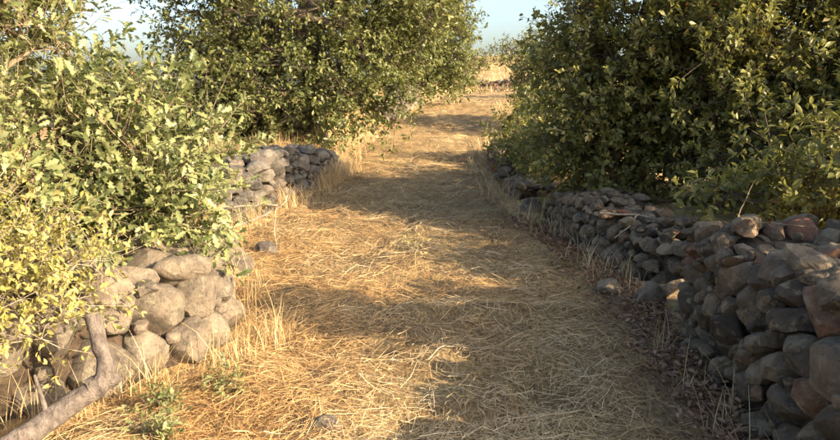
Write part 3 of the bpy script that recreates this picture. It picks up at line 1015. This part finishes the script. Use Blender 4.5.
make_tree('oak_shrub', 'sunlit olive oak shrub uphill on the right, below the notch of sky', 'shrub', (3.3, 17.5),
          [(0, 0, 0), (0.0, 0.0, 0.6), (0.1, 0, 1.1)],
          [((3.0, 17.3, 1.7), (0.75, 0.7, 0.85)), ((3.7, 17.8, 1.9), (0.95, 0.8, 0.95)), ((2.7, 16.6, 1.1), (0.6, 0.6, 0.5))],
          110, 8, 11, 0.10, 'simple', M['leaf_tree'], 39, r_trunk=0.07, shoot_len=0.28, clump_r=0.3)

# left oaks
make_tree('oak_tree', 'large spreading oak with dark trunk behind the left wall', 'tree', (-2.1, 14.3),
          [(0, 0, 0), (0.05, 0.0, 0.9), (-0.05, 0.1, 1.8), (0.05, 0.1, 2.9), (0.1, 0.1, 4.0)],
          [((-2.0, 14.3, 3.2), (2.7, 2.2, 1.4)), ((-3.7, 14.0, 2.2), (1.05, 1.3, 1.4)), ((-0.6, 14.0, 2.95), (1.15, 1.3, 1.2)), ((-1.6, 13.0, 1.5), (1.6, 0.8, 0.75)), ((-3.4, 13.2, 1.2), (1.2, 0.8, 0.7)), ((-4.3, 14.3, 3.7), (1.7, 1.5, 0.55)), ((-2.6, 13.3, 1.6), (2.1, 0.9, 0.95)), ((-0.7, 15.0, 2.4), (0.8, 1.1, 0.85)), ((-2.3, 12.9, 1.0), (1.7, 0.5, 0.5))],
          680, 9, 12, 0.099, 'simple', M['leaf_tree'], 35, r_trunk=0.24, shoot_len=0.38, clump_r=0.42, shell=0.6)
make_tree('oak_tree', 'smaller oak hanging over the left path edge beside the pale wall', 'tree', (-0.7, 23.8),
          [(0, 0, 0), (0.1, 0.0, 0.8), (0.3, 0.0, 1.7), (0.5, 0.0, 2.6)],
          [((0.1, 23.6, 3.3), (1.75, 1.7, 1.5)), ((-0.3, 22.6, 2.0), (1.0, 0.9, 0.85)), ((0.75, 23.5, 2.2), (0.9, 0.9, 0.9))],
          230, 9, 13, 0.115, 'simple', M['leaf_tree'], 36, r_trunk=0.15, shoot_len=0.42, clump_r=0.42, shell=0.5)


# distant scrub
def scrub(x, y, rx, rz, label, seed, n=26, group='scrub on the far hillside'):
    z = float(H(x, y))
    make_tree('scrub_bush', label, 'bush', (x, y), [(0, 0, 0), (0.02, 0, rz * 0.6)], [((x, y, z + rz * 0.75), (rx, rx, rz * 0.75))], n, 6, 8, 0.16 * max(rx, 1) ** 0.6, 'simple', M['leaf_far'], seed,
              r_trunk=0.06 * rx, shoot_len=0.32 * rx, clump_r=0.4 * rx, group=group)


scrub(4.0, 27.5, 0.9, 1.6, 'pale scrub bush beside the right path edge under the notch', 41)
scrub(2.15, 36.0, 0.75, 1.5, 'rounded scrub bush on the left verge near the path top', 42)
scrub(7.4, 50, 1.3, 1.5, 'scrub bush just behind the far dark wall', 43)
scrub(8.6, 42.6, 1.5, 1.7, 'scrub bush at the right end of the far dark wall', 47)
scrub(9.5, 78, 1.8, 1.8, 'darker scrub bush on the skyline in the notch', 44)
scrub(5.6, 70, 1.6, 1.4, 'low scrub bush left on the far hillside', 45)
scrub(13.0, 84, 2.2, 2.2, 'scrub bush right on the far skyline', 46)
for i, (x, y, rx, rz, lb) in enumerate([(-27, 62, 2.4, 2.6, 'dark far field tree seen past the left shrub'), (-33, 70, 2.2, 2.0, 'lower far field tree at the left image edge'), (-20, 66, 2.4, 2.2, 'far field tree half hidden by the big oak'), (-41, 75, 3.0, 2.6, 'far field tree outermost on the left')]):
    scrub(x, y, rx, rz, lb, 50 + i, 30, 'trees across the left field')

# ------------------------------------------------------------------ pruned trunk, sticks
st = thing('pruned_trunk', (-1.55, 2.95, float(H(-1.55, 2.95))), 'grey pruned trunk with upright cut stub at the lower left', 'trunk')
def spline(pts, rad, n):
    pts = np.array(pts, float); k = len(pts)
    t = np.linspace(0, k - 1, n); i = np.clip(t.astype(int), 0, k - 2); f = (t - i)[:, None]
    g_ = lambda q: pts[np.clip(q, 0, k - 1)]
    p0, p1, p2, p3 = g_(i - 1), g_(i), g_(i + 1), g_(i + 2)
    q = 0.5 * (2 * p1 + (p2 - p0) * f + (2 * p0 - 5 * p1 + 4 * p2 - p3) * f ** 2 + (3 * p1 - p0 - 3 * p2 + p3) * f ** 3)
    return q, np.interp(t, np.arange(k), rad)


tb = Tubes()
q, rr_ = spline([(-2.05, 2.35, -0.2), (-1.9, 2.55, -0.1), (-1.77, 2.74, 0.0), (-1.63, 2.90, 0.09), (-1.51, 3.00, 0.165), (-1.425, 3.06, 0.225), (-1.405, 3.085, 0.29), (-1.43, 3.11, 0.38), (-1.455, 3.13, 0.47), (-1.468, 3.135, 0.515)], [0.08, 0.07, 0.056, 0.050, 0.048, 0.047, 0.042, 0.036, 0.034, 0.036], 110)
tb.add(q, rr_, 40, 0.17, 3)
link('limb', tb.mesh('limb', M['stump'], st.location), st)
tb = Tubes()
q, rr_ = spline([(-1.46, 3.04, 0.20), (-1.40, 3.075, 0.228), (-1.362, 3.095, 0.236), (-1.350, 3.102, 0.238)], [0.05, 0.045, 0.03, 0.014], 24)
tb.add(q, rr_, 24, 0.2, 4)
link('broken_spur', tb.mesh('broken_spur', M['stump'], st.location), st)
tb = Tubes()
tb.add([(-1.468, 3.135, 0.510), (-1.469, 3.136, 0.523)], [0.031, 0.029], 24, 0.10, 6)
link('sawn_end', tb.mesh('sawn_end', M['twig'], st.location), st)
tb = Tubes()
q, rr_ = spline([(-1.60, 2.93, 0.13), (-1.63, 2.95, 0.22), (-1.66, 2.97, 0.30)], [0.014, 0.010, 0.006], 14)
tb.add(q, rr_, 10, 0.1, 7)
link('side_twig', tb.mesh('side_twig', M['stump'], st.location), st)


def sticks(name, label, lines, mat='deadwood', cat='branch'):
    b = np.array(lines[0][0][0])
    root = thing(name, tuple(b), label, cat)
    for i, (pts, r0, r1) in enumerate(lines):
        tb = Tubes()
        pts = np.array(pts, float)
        q = np.linspace(0, 1, 9)
        tt_ = np.linspace(0, 1, len(pts))
        P_ = np.stack([np.interp(q, tt_, pts[:, k]) for k in range(3)], -1)
        P_ += np.random.default_rng(i + len(label)).normal(0, r0 * 0.5, P_.shape)
        tb.add(P_, np.linspace(r0, r1, 9), 6)
        link('stem' if i == 0 else 'side_twig', tb.mesh('stem', M[mat], b), root)
    return root


sticks('dead_branch', 'forked dead branch leaning out by the left wall gap', [
    ([(-1.90, 6.9, 0.20), (-1.62, 6.9, 0.27), (-1.36, 6.9, 0.40), (-1.26, 6.88, 0.52)], 0.016, 0.007),
    ([(-1.95, 6.95, 0.40), (-1.65, 6.93, 0.41), (-1.36, 6.9, 0.43)], 0.012, 0.007),
    ([(-1.38, 6.9, 0.40), (-1.40, 6.86, 0.2), (-1.37, 6.83, 0.0)], 0.007, 0.004)])
sticks('dead_branch', 'pale dead branch lying across the low wall under the right oak', [
    ([(1.56, 6.2, 0.47), (1.85, 6.1, 0.47), (2.25, 5.9, 0.38)], 0.010, 0.005),
    ([(1.85, 6.1, 0.47), (1.72, 5.9, 0.40), (1.58, 5.8, 0.33)], 0.008, 0.004)])
sticks('dead_twig', 'thin dead twig leaning on the near right wall top', [
    ([(2.0, 4.6, 0.60), (2.12, 4.7, 0.80), (2.22, 4.8, 0.92)], 0.004, 0.0018)], mat='twig', cat='twig')
sticks('dead_twig', 'straight pale stalk lying on the near right wall stones', [
    ([(1.80, 4.05, 0.77), (1.98, 4.0, 0.775), (2.15, 3.98, 0.76)], 0.004, 0.002)], mat='twig', cat='twig')
sticks('dead_twig', 'thin upright bare twig at the back of the near right wall', [
    ([(2.5, 4.7, 0.40), (2.46, 4.75, 0.75), (2.36, 4.8, 1.0)], 0.004, 0.0018)], mat='twig', cat='twig')

# weedy growth before the left wall
make_tree('dry_weed', 'yellowing leafy weeds growing over the left end of the near wall', 'weed', (-2.0, 3.55), [(0, 0, 0), (0.02, -0.03, 0.35)],
          [((-1.86, 3.42, 0.66), (0.33, 0.2, 0.25)), ((-2.08, 3.12, 0.5), (0.36, 0.22, 0.3)), ((-2.25, 3.3, 0.75), (0.4, 0.25, 0.35))], 130, 8, 9, 0.042, 'oval', M['leaf_weed'], 61, r_trunk=0.014, shoot_len=0.2, clump_r=0.16, wood='deadwood', upw=0.5, twig_r=0.0022, shell=0.2)
for i, (x, y, s_, lb) in enumerate([(-0.98, 3.45, 0.6, 'small green weed at the foot of the near left wall'), (-1.22, 3.22, 0.62, 'small green weed just right of the pruned trunk'), (-1.16, 2.95, 0.5, 'low yellow green weed in front of the pruned trunk')]):
    z = float(H(x, y))
    make_tree('green_weed', lb, 'weed', (x, y), [(0, 0, 0), (0, 0, 0.04)], [((x, y, z + 0.07 * s_), (0.14 * s_, 0.12 * s_, 0.06 * s_))], 11, 3, 5, 0.04, 'lobed', M['leaf_near'], 62 + i, r_trunk=0.004, shoot_len=0.07, clump_r=0.05, wood='twig', twig_r=0.0015, shell=0.2, min_z=0.03)
x, y = -0.05, 6.1
make_tree('dry_weed', 'tiny pale thistle standing alone in the middle of the path', 'weed', (x, y), [(0, 0, 0), (0, 0, 0.08)], [((x, y, float(H(x, y)) + 0.13), (0.12, 0.1, 0.07))], 9, 2, 4, 0.035, 'oval', M['leaf_weed'], 66, r_trunk=0.004, shoot_len=0.07, clump_r=0.05, wood='deadwood', twig_r=0.0018, shell=0.3)

# brown leaf litter at the foot of the right wall
r_ = np.random.default_rng(91)
n = 7500
y = 1.8 + 6.5 * r_.random(n) ** 1.1
x = RIGHT(y) - np.abs(r_.normal(0, 0.17, n)) + 0.03
pos = np.stack([x, y, H(x, y) + 0.015 + 0.04 * r_.random(n)], -1)
a = r_.uniform(0, 6.28, n)
axis = np.stack([np.cos(a), np.sin(a), r_.normal(0, 0.35, n)], -1)
upv = norm(np.array([0, 0, 1.0]) + r_.normal(0, 0.5, (n, 3)))
lt = link('leaf_litter', leaves_mesh('leaf_litter', pos, axis, upv, r_.uniform(0.018, 0.055, n), r_.random(n), 'oval', M['litter'], (0, 0, 0)))
lt.data.attributes.new('tint', 'FLOAT', 'POINT')
tag(lt, 'reddish brown dead leaves at the foot of the right wall', 'leaf litter', kind='stuff')

# far shed
sh = thing('farm_shed', (-36.5, 85, float(H(-36.5, 85)) - 0.05), 'small dark shed far across the left field', 'shed')
def box(name, x0, x1, y0, y1, z0, z1, mat, parent):
    v = np.array([(x, y, z) for z in (z0, z1) for y in (y0, y1) for x in (x0, x1)], float)
    f = np.array([(0, 2, 3, 1), (4, 5, 7, 6), (0, 1, 5, 4), (2, 6, 7, 3), (0, 4, 6, 2), (1, 3, 7, 5)])
    return link(name, mesh_np(name, v, [f], mat), parent)
def plain(name, c):
    m, nt, out = new_mat(name)
    tc = nd(nt, 'ShaderNodeTexCoord')
    nn = nd(nt, 'ShaderNodeTexNoise', i_Scale=3.0, i_Detail=5.0)
    nt.links.new(tc.outputs['Object'], nn.inputs['Vector'])
    cc = ramp(nt, nn.outputs['Fac'], [(0.3, tuple(k * 0.7 for k in c)), (0.7, tuple(k * 1.2 for k in c))])
    p = nd(nt, 'ShaderNodeBsdfPrincipled', i_Roughness=0.7)
    nt.links.new(cc, p.inputs['Base Color']); nt.links.new(p.outputs[0], out.inputs[0])
    return m
box('wall', -2.2, 2.2, -1.5, 1.5, 0, 1.9, plain('shed_boards', (0.10, 0.10, 0.09)), sh)
rv = np.array([(-2.5, -1.8, 1.85), (2.5, -1.8, 1.85), (2.5, 1.8, 1.85), (-2.5, 1.8, 1.85), (-2.5, 0, 2.6), (2.5, 0, 2.6)])
link('roof', mesh_np('roof', rv, [np.array([(0, 1, 5, 4), (2, 3, 4, 5), (0, 3, 2, 1)]), np.array([(0, 4, 3), (1, 2, 5)])], plain('shed_roof', (0.03, 0.06, 0.07))), sh)
